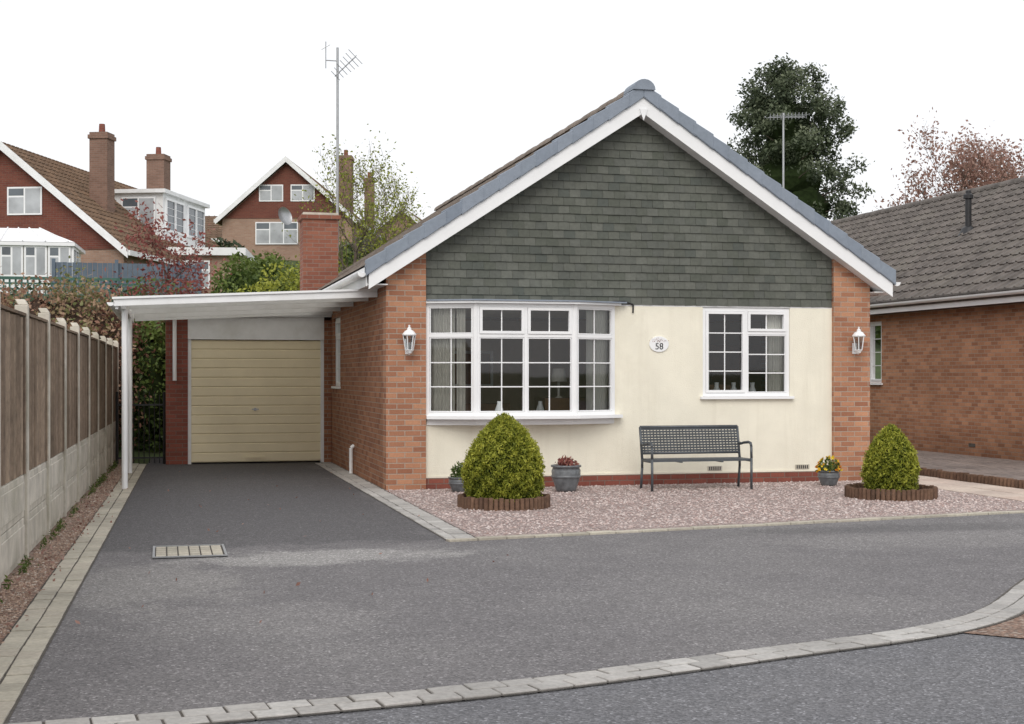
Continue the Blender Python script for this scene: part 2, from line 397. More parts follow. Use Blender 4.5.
# weeds and dead leaves along the fence foot
wy=6.5+rng.random(1500)**1.3*19; cl=rng.integers(0,60,1500); cy_=6.5+rng.random(60)*19
wy=cy_[cl]+rng.normal(0,.05,1500); wx=-1.18+.022*(wy-11)+.04+np.abs(rng.normal(0,.03,1500)); wz=.01+rng.random(1500)**2*.10
leafmesh('weeds',np.stack([wx,wy,wz],1),.022,L_green,rng.random(1500),None,.25,1.0)
P=np.stack([rng.uniform(-1.1,3.2,260),rng.uniform(9,24,260),np.full(260,.022)],1); P[:,0]=np.where(rng.random(260)<.8,-1.1+rng.random(260)*.3+.022*(P[:,1]-11),P[:,0])
leafmesh('fallen_leaves',P,.018,L_rust,rng.random(260),None,.6,0)
# slab path + neighbour drive
mb=MB()
y=14.75
while y<34:
    mb.box(10.52,11.06,y,y+.44,-.02,.016+random.uniform(-.003,.003),M_slab)
    mb.box(11.075,11.58,y,y+.44,-.02,.016+random.uniform(-.003,.003),M_slab); y+=.455
mb.build('slab_path',bevel=.004)
mb=MB()
for i in range(36):
    for j in range(90):
        x=11.75+i*.105; yy=12.9+j*.21+(i%2)*.105
        mb.box(x,x+.098,yy,yy+.202,-.02,.006+random.uniform(-.002,.003),M_pave)
mb.build('neighbour_paved_drive')
mb=MB()
y=14.2
while y<30:
    mb.cyl((11.66,y,-.02),(11.66,y,.13+random.uniform(-.01,.01)),.045,.042,M_log,8); y+=.093
mb.build('log_edging')

# manhole cover
mb=MB()
cx,cy=.23,12.95
mb.box(cx-.32,cx+.32,cy-.40,cy+.40,-.02,.008,M_joint)
for i in range(6):
    for j in range(5):
        x0=cx-.29+i*.098; y0=cy-.36+j*.146
        mb.box(x0,x0+.085,y0,y0+.13,-.01,.016,M_blockL)
for a in((cx-.32,cx-.30,cy-.40,cy+.40),(cx+.30,cx+.32,cy-.40,cy+.40)): mb.box(a[0],a[1],a[2],a[3],-.01,.020,M_metal)
for a in((cx-.30,cx+.30,cy-.40,cy-.38),(cx-.30,cx+.30,cy+.38,cy+.40)): mb.box(a[0],a[1],a[2],a[3],-.01,.020,M_metal)
mb.build('manhole_cover')

# ------------------------------------------------------------------ windows
def wframe(mb,M,w,h,lights,glass=None,cols=2):
    glass=glass or M_glass
    F=M_upvc; fr=.05
    mb.box(0,fr,0,.07,0,h,F,M); mb.box(w-fr,w,0,.07,0,h,F,M)
    mb.box(fr,w-fr,0,.07,0,fr,F,M); mb.box(fr,w-fr,0,.07,h-fr,h,F,M)
    tot=w-2*fr; n=len(lights); mul=.045; avail=tot-mul*(n-1); x=fr
    for i,kind in enumerate(lights):
        x0=x; x1=x+avail/n
        if i<n-1: mb.box(x1,x1+mul,0,.07,fr,h-fr,F,M)
        x=x1+mul
        cells=[]
        if kind in('split','fixsplit'):
            zt=h*.70
            mb.box(x0,x1,0,.07,zt,zt+.045,F,M)
            cells.append((fr,zt,3,False)); cells.append((zt+.045,h-fr,1,kind=='split'))
        else: cells.append((fr,h-fr,4,True))
        for z0,z1,rows,sash in cells:
            s=.042 if sash else .018; y0=-.014 if sash else .006; y1=.055
            mb.box(x0+.003,x0+s,y0,y1,z0+.003,z1-.003,F,M); mb.box(x1-s,x1-.003,y0,y1,z0+.003,z1-.003,F,M)
            mb.box(x0+s,x1-s,y0,y1,z0+.003,z0+s,F,M); mb.box(x0+s,x1-s,y0,y1,z1-s,z1-.003,F,M)
            gx0,gx1,gz0,gz1=x0+s,x1-s,z0+s,z1-s
            e=random.uniform(-.003,.003); e2=random.uniform(-.002,.002)
            mb.add([(gx0,.034+e,gz0),(gx1,.034-e,gz0),(gx1,.034-e+e2,gz1),(gx0,.034+e+e2,gz1)],[(0,1,2,3)],glass,M)
            for k in range(1,cols):
                xx=gx0+(gx1-gx0)*k/cols; mb.box(xx-.008,xx+.008,.022,.030,gz0,gz1,F,M)
            for k in range(1,rows):
                zz=gz0+(gz1-gz0)*k/rows; mb.box(gx0,gx1,.020,.0315,zz-.008,zz+.008,F,M)
def Mx(x,y,z,ang=0): return Matrix.Translation((x,y,z))@Matrix.Rotation(ang,4,'Z')

# ------------------------------------------------------------------ roof tiles
def tiled(mb,O,U,V,Nn,L,S,mat,tw=.30,th=.32,amp=.02,prof='roman'):
    O,U,V,Nn=map(Vector,(O,U,V,Nn))
    nt=int(math.ceil(L/tw)); nc=int(math.ceil(S/th))
    for j in range(nc):
        s0=j*th; s1=min(S,(j+1)*th+.02)
        if prof=='roman':
            us=[];hs=[]
            for i in range(nt):
                for q,hh in((0,0),(.08,1),(.2,1),(.3,0),(.62,0),(.66,.15)):
                    u=(i+q)*tw
                    if u<=L: us.append(u);hs.append(hh*amp)
            us.append(L);hs.append(0)
            vs=[]
            for u,h in zip(us,hs):
                jit=random.uniform(-.002,.003)
                vs.append(O+U*u+V*s0+Nn*(-.005)); vs.append(O+U*u+V*s0+Nn*(.032+h+jit)); vs.append(O+U*u+V*s1+Nn*(.0+h))
            fs=[]
            for i in range(len(us)-1):
                a=i*3;b=a+3; fs+=[(a,b,b+1,a+1),(a+1,b+1,b+2,a+2)]
            mb.add(vs,fs,mat)
        else:
            off=(j%2)*tw/2
            for i in range(nt+1):
                u0=max(0,i*tw-off); u1=min(L,(i+1)*tw-off-.004)
                if u1-u0<.01: continue
                l=.010+random.uniform(-.002,.004); a=O+U*u0;b=O+U*u1
                vs=[a+V*(s0-.004)-Nn*.004,b+V*(s0-.004)-Nn*.004,b+V*(s0+.008)+Nn*l,a+V*(s0+.008)+Nn*l,a+V*s1,b+V*s1]
                mb.add(vs,[(0,1,2,3),(3,2,5,4),(0,3,4),(1,5,2)],mat)

# ------------------------------------------------------------------ main bungalow
H=empty('bungalow')
XL,XR,XC=3.0,10.38,6.69; YF=19.3; YB=34.0
EL,ER=2.69,10.69; ZE=3.10; SL=.655; YV=19.05
zr=lambda x: ZE+(min(x,2*XC-x)-EL)*SL
mb=MB()
for a,b in((XL,3.56),(9.78,XR)):
    mb.prism([(a,YF-.06,0),(b,YF-.06,0),(b,YF-.06,zr(b)-.16),(a,YF-.06,zr(a)-.16)],(0,.30,0),M_brick)
mb.build('brick_piers',H)
mb=MB()
mb.box(3.56,9.78,YF-.02,YF+.25,0,.155,M_plinth)
mb.build('plinth',H)
mb=MB()
bx0,bx1=3.57,6.34
mb.box(3.56,bx1,YF,YF+.24,.155,.99,M_render)
mb.box(bx1,7.705,YF,YF+.24,.155,2.60,M_render)
mb.box(7.705,9.095,YF,YF+.24,.155,1.275,M_render)
mb.box(9.095,9.78,YF,YF+.24,.155,2.60,M_render)
mb.box(3.56,9.78,YF-.010,YF-.0005,.157,.185,M_render)
mb.build('rendered_wall',H)
mb=MB()
mb.box(3.56,9.78,YF-.0,YF+.24,2.60,2.64,M_white)
mb.prism([(3.56,YF+.03,2.64),(9.78,YF+.03,2.64),(9.78,YF+.03,zr(9.78)-.16),(XC,YF+.03,zr(XC)-.16),(3.56,YF+.03,zr(3.56)-.16)],(0,.2,0),M_dark)
mb.build('gable_backing',H)
mb=MB(); z=2.62; row=0; ex=.118; tw=.168
while z<zr(XC)-.2:
    x=3.56-(row%2)*tw/2
    while x<9.78:
        a=max(x,3.56)+.0015; b=min(x+tw,9.78)-.0015
        if b-a>.02:
            zm=min(zr(a),zr(b))
            if z<zm-.12 or z<max(zr(a),zr(b))-.2:
                l=random.uniform(-.002,.004); t0=random.uniform(-.003,.003); t1=random.uniform(-.0025,.0025)
                y0=YF-.014+l; top=z+ex+.03
                topa=min(top,zr(a)-.17); topb=min(top,zr(b)-.17)
                if topa>z+.01 and topb>z+.01:
                    vs=[(a,y0+t1,z+t0),(b,y0-t1,z-t0),(b,y0+.014,z-t0),(a,y0+.014,z+t0),(a,YF+.006,topa),(b,YF+.006,topb)]
                    mb.add(vs,[(0,1,5,4),(0,3,2,1),(0,4,3),(1,2,5)],M_shingle)
        x+=tw
    z+=ex; row+=1
mb.build('hung_slates',H,recalc=False)
mb=MB()
mb.box(XL,XL+.24,YF+.24,24.4,0,3.05,M_brickS); mb.box(XL,XL+.24,24.4,25.4,0,1.4,M_brickS); mb.box(XL,XL+.24,24.4,25.4,2.62,3.05,M_brickS); mb.box(XL,XL+.24,25.4,YB,0,3.05,M_brickS)
mb.box(XR-.24,XR,YF+.24,YB,0,3.05,M_brickS)
mb.prism([(XL+.24,YB-.24,0),(XR-.24,YB-.24,0),(XR-.24,YB-.24,zr(XR-.24)-.16),(XC,YB-.24,zr(XC)-.16),(XL+.24,YB-.24,zr(XL+.24)-.16)],(0,.24,0),M_brickS)
mb.build('side_walls',H)
mb=MB()
mb.box(3.26,10.1,22.6,22.7,0.02,2.5,M_dark); mb.box(3.26,10.1,19.56,22.6,.02,.05,M_dark); mb.box(3.26,10.1,19.3+.25,22.7,2.55,2.59,M_white)
mb.box(6.9,7.0,19.56,22.6,.05,2.5,M_dark)
mb.box(4.3,5.3,21.4,21.9,.05,1.15,M_wood); mb.box(5.6,6.5,20.4,21.0,.05,1.25,M_wood); mb.box(4.5,5.3,22.54,22.59,1.4,2.0,M_white); mb.box(4.55,5.25,22.52,22.54,1.45,1.95,M_wood)
mb.box(7.9,8.6,20.2,20.6,.05,1.45,M_wood); mb.box(8.9,9.8,21.9,22.5,.05,2.1,M_wood)
mb.lathe((5.9,20.7,1.25),[(.06,0),(.02,.03),(.02,.25),(.13,.25),(.09,.45)],M_curtain,16)
mb.build('room_interior',H)
def curtain(mb,p,q,z0,z1,mat,n=44,amp=.02):
    vs=[];d=Vector((q[0]-p[0],q[1]-p[1])); nn=Vector((-d.y,d.x)).normalized()
    for i in range(n+1):
        t=i/n; a=amp*math.sin(i*1.25)+.007*math.sin(i*2.9)
        x=p[0]+d.x*t+nn.x*a; y=p[1]+d.y*t+nn.y*a
        vs+=[(x,y,z0),(x,y,z1)]
    mb.add(vs,[(2*i,2*i+2,2*i+3,2*i+1) for i in range(n)],mat)
mb=MB()
curtain(mb,(3.68,19.40),(3.98,19.27),1.04,2.56,M_curtain); curtain(mb,(5.90,19.25),(6.26,19.41),1.04,2.56,M_curtain)
curtain(mb,(4.0,19.26),(4.12,19.21),1.04,2.56,M_curtain,14)
curtain(mb,(7.74,19.48),(7.88,19.48),1.25,2.56,M_curtain,18); curtain(mb,(8.80,19.48),(9.07,19.48),1.25,2.56,M_curtain,36)
mb.build('curtains',H,smooth=True,recalc=False)
mb=MB()
for x in (7.98,8.25,8.55): mb.lathe((x,19.44,1.29),[(0,0),(.05,0),(.06,.06),(.03,.14),(.035,.2),(0,.2)],M_white,12)
for x,y in((4.6,19.2),(5.2,19.2)): mb.lathe((x,y,1.03),[(0,0),(.04,0),(.06,.08),(.03,.16),(.03,.2),(0,.2)],M_white,12)
mb.build('sill_ornaments',H,smooth=True)
mb=MB(); bz0,bz1=1.03,2.60; hb=bz1-bz0
A=Vector((3.565,YF-.02));B=Vector((4.22,19.0));C=Vector((5.66,19.0));D=Vector((6.34,YF-.02))
def seg(P,Q,lights):
    d=Q-P; wframe(mb,Mx(P.x,P.y,bz0,math.atan2(d.y,d.x)),d.length,hb,lights)
seg(A,B,['fixsplit']);seg(B,C,['split','split']);seg(C,D,['fixsplit'])
for P in(B,C): mb.cyl((P.x,P.y+.03,bz0),(P.x,P.y+.03,bz1),.042,.042,M_upvc,10)
mb.prism([(3.562,YF,.985),(3.562,YF-.12,.985),(4.19,18.90,.985),(5.70,18.90,.985),(6.43,YF-.12,.985),(6.43,YF-.003,.985)],(0,0,.045),M_upvc)
mb.prism([(3.58,YF+.1,.90),(3.58,YF-.02,.90),(4.24,19.05,.90),(5.64,19.05,.90),(6.33,YF-.02,.90),(6.33,YF+.1,.90)],(0,0,.083),M_upvc)
mb.prism([(3.562,YF,2.602),(3.562,YF-.08,2.602),(4.19,18.93,2.602),(5.70,18.93,2.602),(6.42,YF-.08,2.602),(6.42,YF,2.602)],(0,0,.03),M_upvc)
mb.prism([(3.562,YF-.03,2.634),(3.562,YF-.10,2.634),(4.19,18.91,2.634),(5.70,18.91,2.634),(6.50,YF-.10,2.634),(6.50,YF-.03,2.634)],(0,0,.02),M_verge)
mb.path([(6.30,YF-.06,2.66),(6.48,YF-.04,2.66),(6.62,YF-.02,2.62),(6.62,YF-.01,2.5)],.012,M_black,6)
mb.build('bay_window',H)
mb=MB()
wframe(mb,Mx(7.707,YF+.02,1.285,0),1.386,1.31,['full','split'])
mb.box(7.66,9.14,YF-.06,YF+.05,1.245,1.283,M_upvc)
mb.build('front_window',H)
mb=MB()
wframe(mb,Mx(XL+.04,25.4,1.4,-math.pi/2),1.0,1.22,['split'],cols=1)
mb.box(XL-.04,XL+.05,24.35,25.45,1.36,1.398,M_upvc)
mb.build('side_window',H)
# roof
mb=MB(); U=Vector((0,1,0)); ln=math.sqrt(1+SL*SL); Lr=YB+.2-YV
for sgn,xe in((1,EL),(-1,ER)):
    V=Vector((sgn/ln,0,SL/ln)); Nn=Vector((-sgn*SL/ln,0,1/ln)); S=(XC-EL)*ln
    O=Vector((xe,YV+.03,ZE+.015))
    tiled(mb,O,U,V,Nn,Lr,S,M_rooftile,.20,.20,prof='flat')
mb.build('roof_tiles',H,recalc=False)
mb=MB()
for sgn,xe in((1,EL),(-1,ER)):
    mb.prism([(xe,YV+.05,ZE-.02),(XC,YV+.05,zr(XC)-.02),(XC,YV+.05,zr(XC)-.15),(xe,YV+.05,ZE-.15)],(0,Lr,0),M_white)
mb.build('roof_deck',H)
mb=MB()
n=15
for sgn,xe in((1,EL),(-1,ER)):
    for i in range(n):
        a=i/n;b=(i+1)/n+.012
        xa=xe+(XC-xe)*a; xb=xe+(XC-xe)*min(b,1); za=zr(xa)+.075; zb=zr(xb)+.045
        mb.prism([(xa,YV-.045-.006*(i%2),za),(xb,YV-.045-.006*(i%2),zb),(xb,YV-.045-.006*(i%2),zb-.18),(xa,YV-.045-.006*(i%2),za-.225)],(0,.16,0),M_verge)
mb.build('verge_caps',H,bevel=.008)
mb=MB()
for i in range(40):
    y0=YV-.05+i*.45
    if y0>YB: break
    r=.12+.008*(i%2) if i else .15
    pts=[(XC+r*math.cos(t)*1.1,y0-(.02 if i==0 else 0),zr(XC)-.03+r*math.sin(t)*1.0) for t in [math.pi*k/10 for k in range(11)]]
    mb.prism(pts,(0,.46,0),M_verge if i==0 else M_rooftile)
mb.build('ridge_tiles',H)
mb=MB()
for sgn,xe in((1,EL+.04),(-1,ER-.04)):
    mb.prism([(xe,YV-.01,zr(xe)-.10),(XC,YV-.01,zr(XC)-.10),(XC,YV-.01,zr(XC)-.36),(xe,YV-.01,zr(xe)-.35)],(0,.035,0),M_upvc)
    mb.prism([(xe+sgn*.05,YV+.028,zr(xe)-.30),(XC,YV+.028,zr(XC)-.34),(XC,YV+.028,zr(XC)-.355),(xe+sgn*.05,YV+.028,zr(xe)-.32)],(0,.25,0),M_white)
mb.prism([(XC-.06,YV-.03,zr(XC)-.30),(XC+.06,YV-.03,zr(XC)-.30),(XC+.025,YV-.03,zr(XC)-.40),(XC,YV-.03,zr(XC)-.47),(XC-.025,YV-.03,zr(XC)-.40)],(0,.018,0),M_upvc)
mb.build('barge_boards',H)
mb=MB()
for sgn,xe,xw in((1,EL,XL),(-1,ER,XR)):
    mb.box(min(xe+sgn*.03,xw),max(xe+sgn*.03,xw),YV+.05,YB,ZE-.26,ZE-.245,M_white)
    a=xe+sgn*.01;b=xe+sgn*.03
    mb.box(min(a,b),max(a,b),YV+.06,YB,ZE-.28,ZE-.10,M_upvc)
    gx=xe-sgn*.05; pts=[(gx+.06*math.cos(t),YV+.02,ZE-.10+.06*math.sin(t)) for t in [math.pi+math.pi*k/8 for k in range(9)]]
    mb.prism(pts,(0,YB-YV,0),M_upvc)
mb.cyl((XL-.05,32,0),(XL-.05,32,2.8),.034,.034,M_upvc)
mb.build('gutters',H)
mb=MB()
mb.box(2.52,3.17,26.1,26.75,0,4.5,M_brickC)
mb.box(2.48,3.21,26.06,26.79,4.5,4.575,M_brickC); mb.box(2.52,3.17,26.1,26.75,4.575,4.62,M_conc)
mb.build('chimney',H)
mb=MB()
mb.path([(XL-.05,22.6,0),(XL-.05,22.6,.42),(XL,22.6,.46)],.03,M_upvc,8)
for x in(7.78,9.18): 
    mb.box(x,x+.225,YF-.012,YF+.01,.19,.26,M_conc)
    for k in range(6): mb.box(x+.02+k*.033,x+.035+k*.033,YF-.016,YF-.011,.20,.25,M_black)
mb.build('pipe_and_air_bricks',H)
A_=empty('tv_aerial')
mb=MB()
ax,ay=3.18,26.3
mb.cyl((ax,ay,3.9),(ax,ay,7.75),.028,.024,M_metal,8)
mb.cyl((ax-.05,ay-.1,7.2),(ax+.35,ay+.1,7.62),.014,.014,M_metal,6)
for k in range(7):
    t=k/6; p=Vector((ax-.05+.4*t,ay-.1+.2*t,7.2+.42*t)); l=.08+.05*t
    mb.cyl(p+Vector((0,-l,0)),p+Vector((0,l,0)),.007,.007,M_metal,5); mb.cyl(p+Vector((-l,0,l)),p+Vector((l,0,-l)),.007,.007,M_metal,5)
mb.cyl((ax-.22,ay,7.35),(ax-.22,ay,7.85),.010,.010,M_metal,5); mb.cyl((ax-.22,ay,7.5),(ax,ay,7.5),.012,.012,M_metal,5)
mb.cyl((ax-.30,ay,7.7),(ax-.14,ay,7.8),.008,.008,M_metal,5)
mb.build('mast_and_elements',A_)

# ------------------------------------------------------------------ garage + carport
G=empty('garage'); GY=25.7
mb=MB()
mb.box(.05,.43,GY,GY+.3,0,2.6,M_plinth); mb.box(.05,.29,GY+.3,31,0,2.6,M_brickS); mb.box(.05,2.99,31,31.2,0,2.6,M_brickS)
mb.box(2.86,2.995,GY,GY+.3,0,2.6,M_brickS)
mb.build('walls',G)
mb=MB()
mb.box(.43,2.86,GY-.01,GY+.1,2.24,2.66,M_white); mb.box(0,2.995,GY-.05,31.3,2.66,2.78,M_white)
mb.box(.43,.49,GY+.02,GY+.1,0,2.24,M_white); mb.box(2.80,2.86,GY+.02,GY+.1,0,2.24,M_white)
mb.build('header_and_roof',G)
mb=MB()
n=13
for i in range(n):
    z0=.03+i*(2.2/n); z1=z0+2.2/n
    mb.prism([(.49,GY+.050,z0),(.49,GY+.0400,z0+.018),(.49,GY+.0400,z1-.014),(.49,GY+.050,z1-.002),(.49,GY+.08,z1-.002),(.49,GY+.08,z0)],(2.31,0,0),M_garage)
mb.cyl((1.62,GY+.03,.98),(1.62,GY+.0,.98),.03,.025,M_metal,10); mb.box(1.56,1.68,GY-.01,GY,.97,.99,M_metal)
mb.box(1.45,1.79,GY+.02,GY+.04,.09,.13,M_garage)
mb.build('up_and_over_door',G)
mb=MB()
mb.cyl((.2,GY-.06,1.5),(.2,GY-.06,2.6),.035,.035,M_upvc,8)
mb.build('downpipe',G)
CP=empty('carport')
zc=lambda x:2.60+(x+.64)*.047
mb=MB(); vs=[];fs=[]; n=300; x0,x1=-.60,2.98
for i in range(n+1):
    y=20.05+(GY+.0-20.05)*i/n; dz=.022*math.sin(2*math.pi*(y-20)/.152)
    for k in range(5):
        x=x0+(x1-x0)*k/4; vs.append((x,y,zc(x)+.05+dz))
fs=[(5*i+k,5*i+k+1,5*i+k+6,5*i+k+5) for i in range(n) for k in range(4)]
mb.add(vs,fs,M_sheet); mb.build('corrugated_sheet',CP,recalc=False,smooth=True)
mb=MB()
mb.prism([(-.66,20.0,zc(-.66)-.05),(2.99,20.0,zc(2.99)-.05),(2.99,20.0,zc(2.99)+.06),(-.66,20.0,zc(-.66)+.06)],(0,.035,0),M_white)
mb.prism([(-.68,19.975,zc(-.66)+.045),(2.99,19.975,zc(2.99)+.045),(2.99,19.975,zc(2.99)+.075),(-.68,19.975,zc(-.66)+.075)],(0,.024,0),M_upvc)
mb.box(-.64,-.60,20.035,GY,zc(-.64)-.09,zc(-.64)+.06,M_white)
mb.box(-.56,-.50,20.2,GY,zc(-.5)-.09,zc(-.5)+.02,M_white)
for y in(20.9,22.6,24.3,25.5):
    mb.prism([(-.48,y,zc(-.48)-.06),(2.99,y,zc(2.99)-.06),(2.99,y,zc(2.99)+.022),(-.48,y,zc(-.48)+.022)],(0,.05,0),M_white)
pts=[(-.70+.05*math.cos(t),20.0,zc(-.64)+.0+.05*math.sin(t)) for t in [math.pi+math.pi*k/8 for k in range(9)]]
mb.prism(pts,(0,GY-20,0),M_upvc)
mb.cyl((-.52,20.3,0),(-.52,20.3,zc(-.5)-.08),.042,.042,M_upvc,10); mb.cyl((-.52,23.4,0),(-.52,23.4,zc(-.5)-.08),.038,.038,M_upvc,10)
mb.build('frame',CP)
mb=MB()
for z in(.1,1.05): mb.box(-.80,.04,25.95,25.98,z,z+.03,M_black)
x=-.78
while x<.04:
    mb.cyl((x,25.965,.02),(x,25.965,1.2+.12*math.sin((x+.78)/.82*math.pi)),.009,.009,M_black,6); x+=.09
mb.cyl((-.80,25.965,0),(-.80,25.965,1.3),.025,.025,M_black); mb.cyl((.02,25.965,0),(.02,25.965,1.3),.025,.025,M_black)
mb.build('iron_gate')

# ------------------------------------------------------------------ fence
F=empty('garden_fence'); mbp=MB();mbg=MB();mbt=MB()
y=5.55; P0=Vector((fl(-1.18,y),y,0)); ang=math.atan2(1,.022)
FM=Matrix.Translation(P0)@Matrix.Rotation(ang,4,'Z')
for i in range(13):
    s=i*1.83
    lean=random.uniform(-.012,.012); hp=random.uniform(-.02,.02)
    mbp.box(s-.05,s+.05,-.0,.11,0,2.20+hp,M_conc,FM)
    mbp.prism([(s-.05,0,2.20+hp),(s+.05,0,2.20+hp),(s+.03,.03,2.25+hp),(s-.03,.03,2.25+hp)],(0,.08,0),M_conc,FM)
    if i<12:
        for k in range(2):
            mbg.box(s+.05,s+1.78,.03,.08,k*.37,(k+1)*.37-.006,M_conc,FM)
            mbg.box(s+.12,s+1.71,.018,.03,k*.37+.06,(k+1)*.37-.06,M_conc,FM)
        xx=s+.05; ph=random.uniform(-.02,.015)
        while xx<s+1.76:
            w=random.uniform(.085,.10); w=min(w,s+1.78-xx); t=random.uniform(.0,.010); tp=random.uniform(-.008,.008)+ph
            mbt.add([(xx,.054-t,.745),(xx+w+.006,.034-t,.745),(xx+w+.006,.066,.745),(xx,.066,.745),(xx,.054-t,2.10+tp),(xx+w+.006,.034-t,2.10+tp),(xx+w+.006,.066,2.10+tp),(xx,.066,2.10+tp)],
              [(0,3,2,1),(4,5,6,7),(0,1,5,4),(1,2,6,5),(2,3,7,6),(3,0,4,7)],M_timber,FM); xx+=w
        mbt.box(s+.05,s+1.78,.014,.088,2.112+ph,2.137+ph,M_timber,FM)
        mbt.box(s+.05,s+.10,.016,.030,.745,2.105+ph,M_timber,FM); mbt.box(s+1.73,s+1.78,.016,.030,.745,2.105+ph,M_timber,FM)
        for zz in(.85,1.4,1.95): mbt.box(s+.05,s+1.78,.068,.10,zz-.03,zz+.03,M_timber,FM)
mbp.build('concrete_posts',F,bevel=.005);mbg.build('gravel_boards',F,bevel=.006);mbt.build('timber_panels',F)

# ------------------------------------------------------------------ bench
Bn=empty('garden_bench',(7.21,18.3,0.008)); mb=MB(); hw=.73
for sx in(-hw,hw):
    mb.path([(sx,-.22,0),(sx,-.22,.44),(sx,-.215,.60),(sx,-.19,.645),(sx,-.12,.655),(sx,.05,.64),(sx,.16,.62),(sx,.235,.64)],.019,M_bench,8)
    mb.path([(sx,.24,0),(sx,.19,.30),(sx,.19,.42),(sx,.28,.86)],.019,M_bench,8)
    mb.path([(sx,-.22,.40),(sx,.19,.40)],.015,M_bench,8)
mb.path([(-hw,.205,.50),(hw,.205,.50)],.018,M_bench,8)
mb.path([(-hw,.283,.86),(hw,.283,.86)],.022,M_bench,8)
mb.build('frame',Bn,smooth=True)
mb=MB()
for k in range(9):
    y=-.22+k*.048; mb.box(-hw,hw,y,y+.042,.40,.43,M_bench)
for sx in(-.3,.3): mb.box(sx-.015,sx+.015,-.22,.2,.385,.399,M_bench)
mb.build('seat_slats',Bn)
mb=MB()
back=lambda z:.205+(z-.5)*.078/.36
for k in range(0,9):
    z=.522+k*.037; y=back(z); mb.box(-hw,hw,y-.004,y+.004,z,z+.028,M_bench)
for k in range(1,30):
    x=-hw+k*2*hw/30
    mb.cyl((x,back(.5)+.010,.5),(x,back(.86)+.010,.86),.009,.009,M_bench,5)
mb.build('backrest_lattice',Bn)

# ------------------------------------------------------------------ wall lanterns
for lx,lz in((3.30,2.05),(10.12,2.08)):
    E=empty('wall_lantern'); mb=MB(); wy=YF-.06; cy=wy-.14
    mb.box(lx-.035,lx+.035,wy-.012,wy,lz-.16,lz+.0,M_upvc)
    mb.path([(lx,wy-.01,lz-.10),(lx,cy+.02,lz-.16),(lx,cy,lz-.14)],.012,M_upvc,8)
    mb.lathe((lx,cy,lz),[(.0,-.16),(.03,-.15),(.045,-.12),(.06,-.11),(.06,-.10)],M_upvc,6)
    for k in range(6):
        t=2*math.pi*k/6; mb.cyl((lx+.055*math.cos(t),cy+.055*math.sin(t),lz-.10),(lx+.085*math.cos(t),cy+.085*math.sin(t),lz+.10),.007,.007,M_upvc,5)
    mb.lathe((lx,cy,lz),[(.095,.095),(.10,.11),(.06,.16),(.03,.175),(.03,.20),(.012,.21),(.015,.235),(0,.245)],M_upvc,12)
    mb.cyl((lx,cy,lz-.10),(lx,cy,lz+.0),.016,.016,M_white,8)
    mb.lathe((lx,cy,lz),[(.050,-.10),(.080,.10)],M_glass,6)
    mb.build('lantern_body',E)
E=empty('house_number_plaque'); mb=MB(); px_,pz_=7.02,2.05
o_=[(px_+.15*math.cos(t),YF-.002,pz_+.115*math.sin(t)) for t in [2*math.pi*k/28 for k in range(28)]]
mb.prism(o_,(0,-.016,0),M_upvc); mb.build('oval_plate',E,bevel=.003)
cu=bpy.data.curves.new('digits','FONT'); cu.body='58'; cu.size=.13; cu.align_x='CENTER'; cu.extrude=.002
to=bpy.data.objects.new('digits',cu); to.location=(px_,YF-.021,pz_-.075); to.rotation_euler=(R(90),0,0); to.data.materials.append(M_black)
scene.collection.objects.link(to); to.parent=E
sh=rng.random(60); P=np.stack([px_+rng.normal(0,.05,60),np.full(60,YF-.021),pz_+.055+rng.normal(0,.015,60)],1)
leafmesh('painted_flowers',P,.007,L_crim,sh,E)

# ------------------------------------------------------------------ topiary and pots
def topiary(name,x,y,Rr,Hh,ring,ringh,n,ph):
    E=empty(name,(x,y,0)); mb=MB()
    k=int(2*math.pi*ring/.062)
    for i in range(k):
        t=2*math.pi*i/k; mb.cyl((ring*math.cos(t),ring*math.sin(t),0),(ring*math.cos(t),ring*math.sin(t),ringh+random.uniform(-.008,.008)),.030,.028,M_log,8)
    mb.lathe((0,0,0),[(ring-.03,ringh*.35),(ring-.03,ringh*.5),(ring*.5,ringh*.7),(0,ringh*.75)],M_soil,24)
    mb.build('log_roll_planter',E)
    def prof(u):
        if u<.32: return Rr*(.86+.14*math.sin(u/.32*math.pi/2))
        return Rr*max(0,(1-((u-.32)/.68)**1.75))**.72
    z0=ringh*.6
    m=MB(); pr=[(0,z0+.01)]+[(prof(u)*.88,z0+u*Hh*.95+.01) for u in np.linspace(0,1,16)]
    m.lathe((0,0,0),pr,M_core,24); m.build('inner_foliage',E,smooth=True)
    U_=rng.random(n*2); rr=np.array([prof(u) for u in U_]); keep=rng.random(n*2)<(rr/Rr+.12); U_=U_[keep][:n]; rr=rr[keep][:n]
    th=rng.random(len(U_))*2*np.pi
    bumpy=1+.05*np.sin(th*5+U_*9+ph)*np.sin(U_*17+th*2+ph)+.04*np.sin(th*11-U_*23+ph*2)+.025*np.sin(th*19+U_*41)
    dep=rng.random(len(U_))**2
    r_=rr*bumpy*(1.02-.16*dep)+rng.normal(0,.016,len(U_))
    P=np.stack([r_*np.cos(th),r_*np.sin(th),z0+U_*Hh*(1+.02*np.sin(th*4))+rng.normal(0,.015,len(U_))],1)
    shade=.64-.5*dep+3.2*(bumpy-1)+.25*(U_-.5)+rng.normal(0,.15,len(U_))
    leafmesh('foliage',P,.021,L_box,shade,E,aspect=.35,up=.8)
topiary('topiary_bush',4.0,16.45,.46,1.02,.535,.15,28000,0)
topiary('topiary_bush',9.20,16.5,.33,.84,.56,.15,17000,1.7)
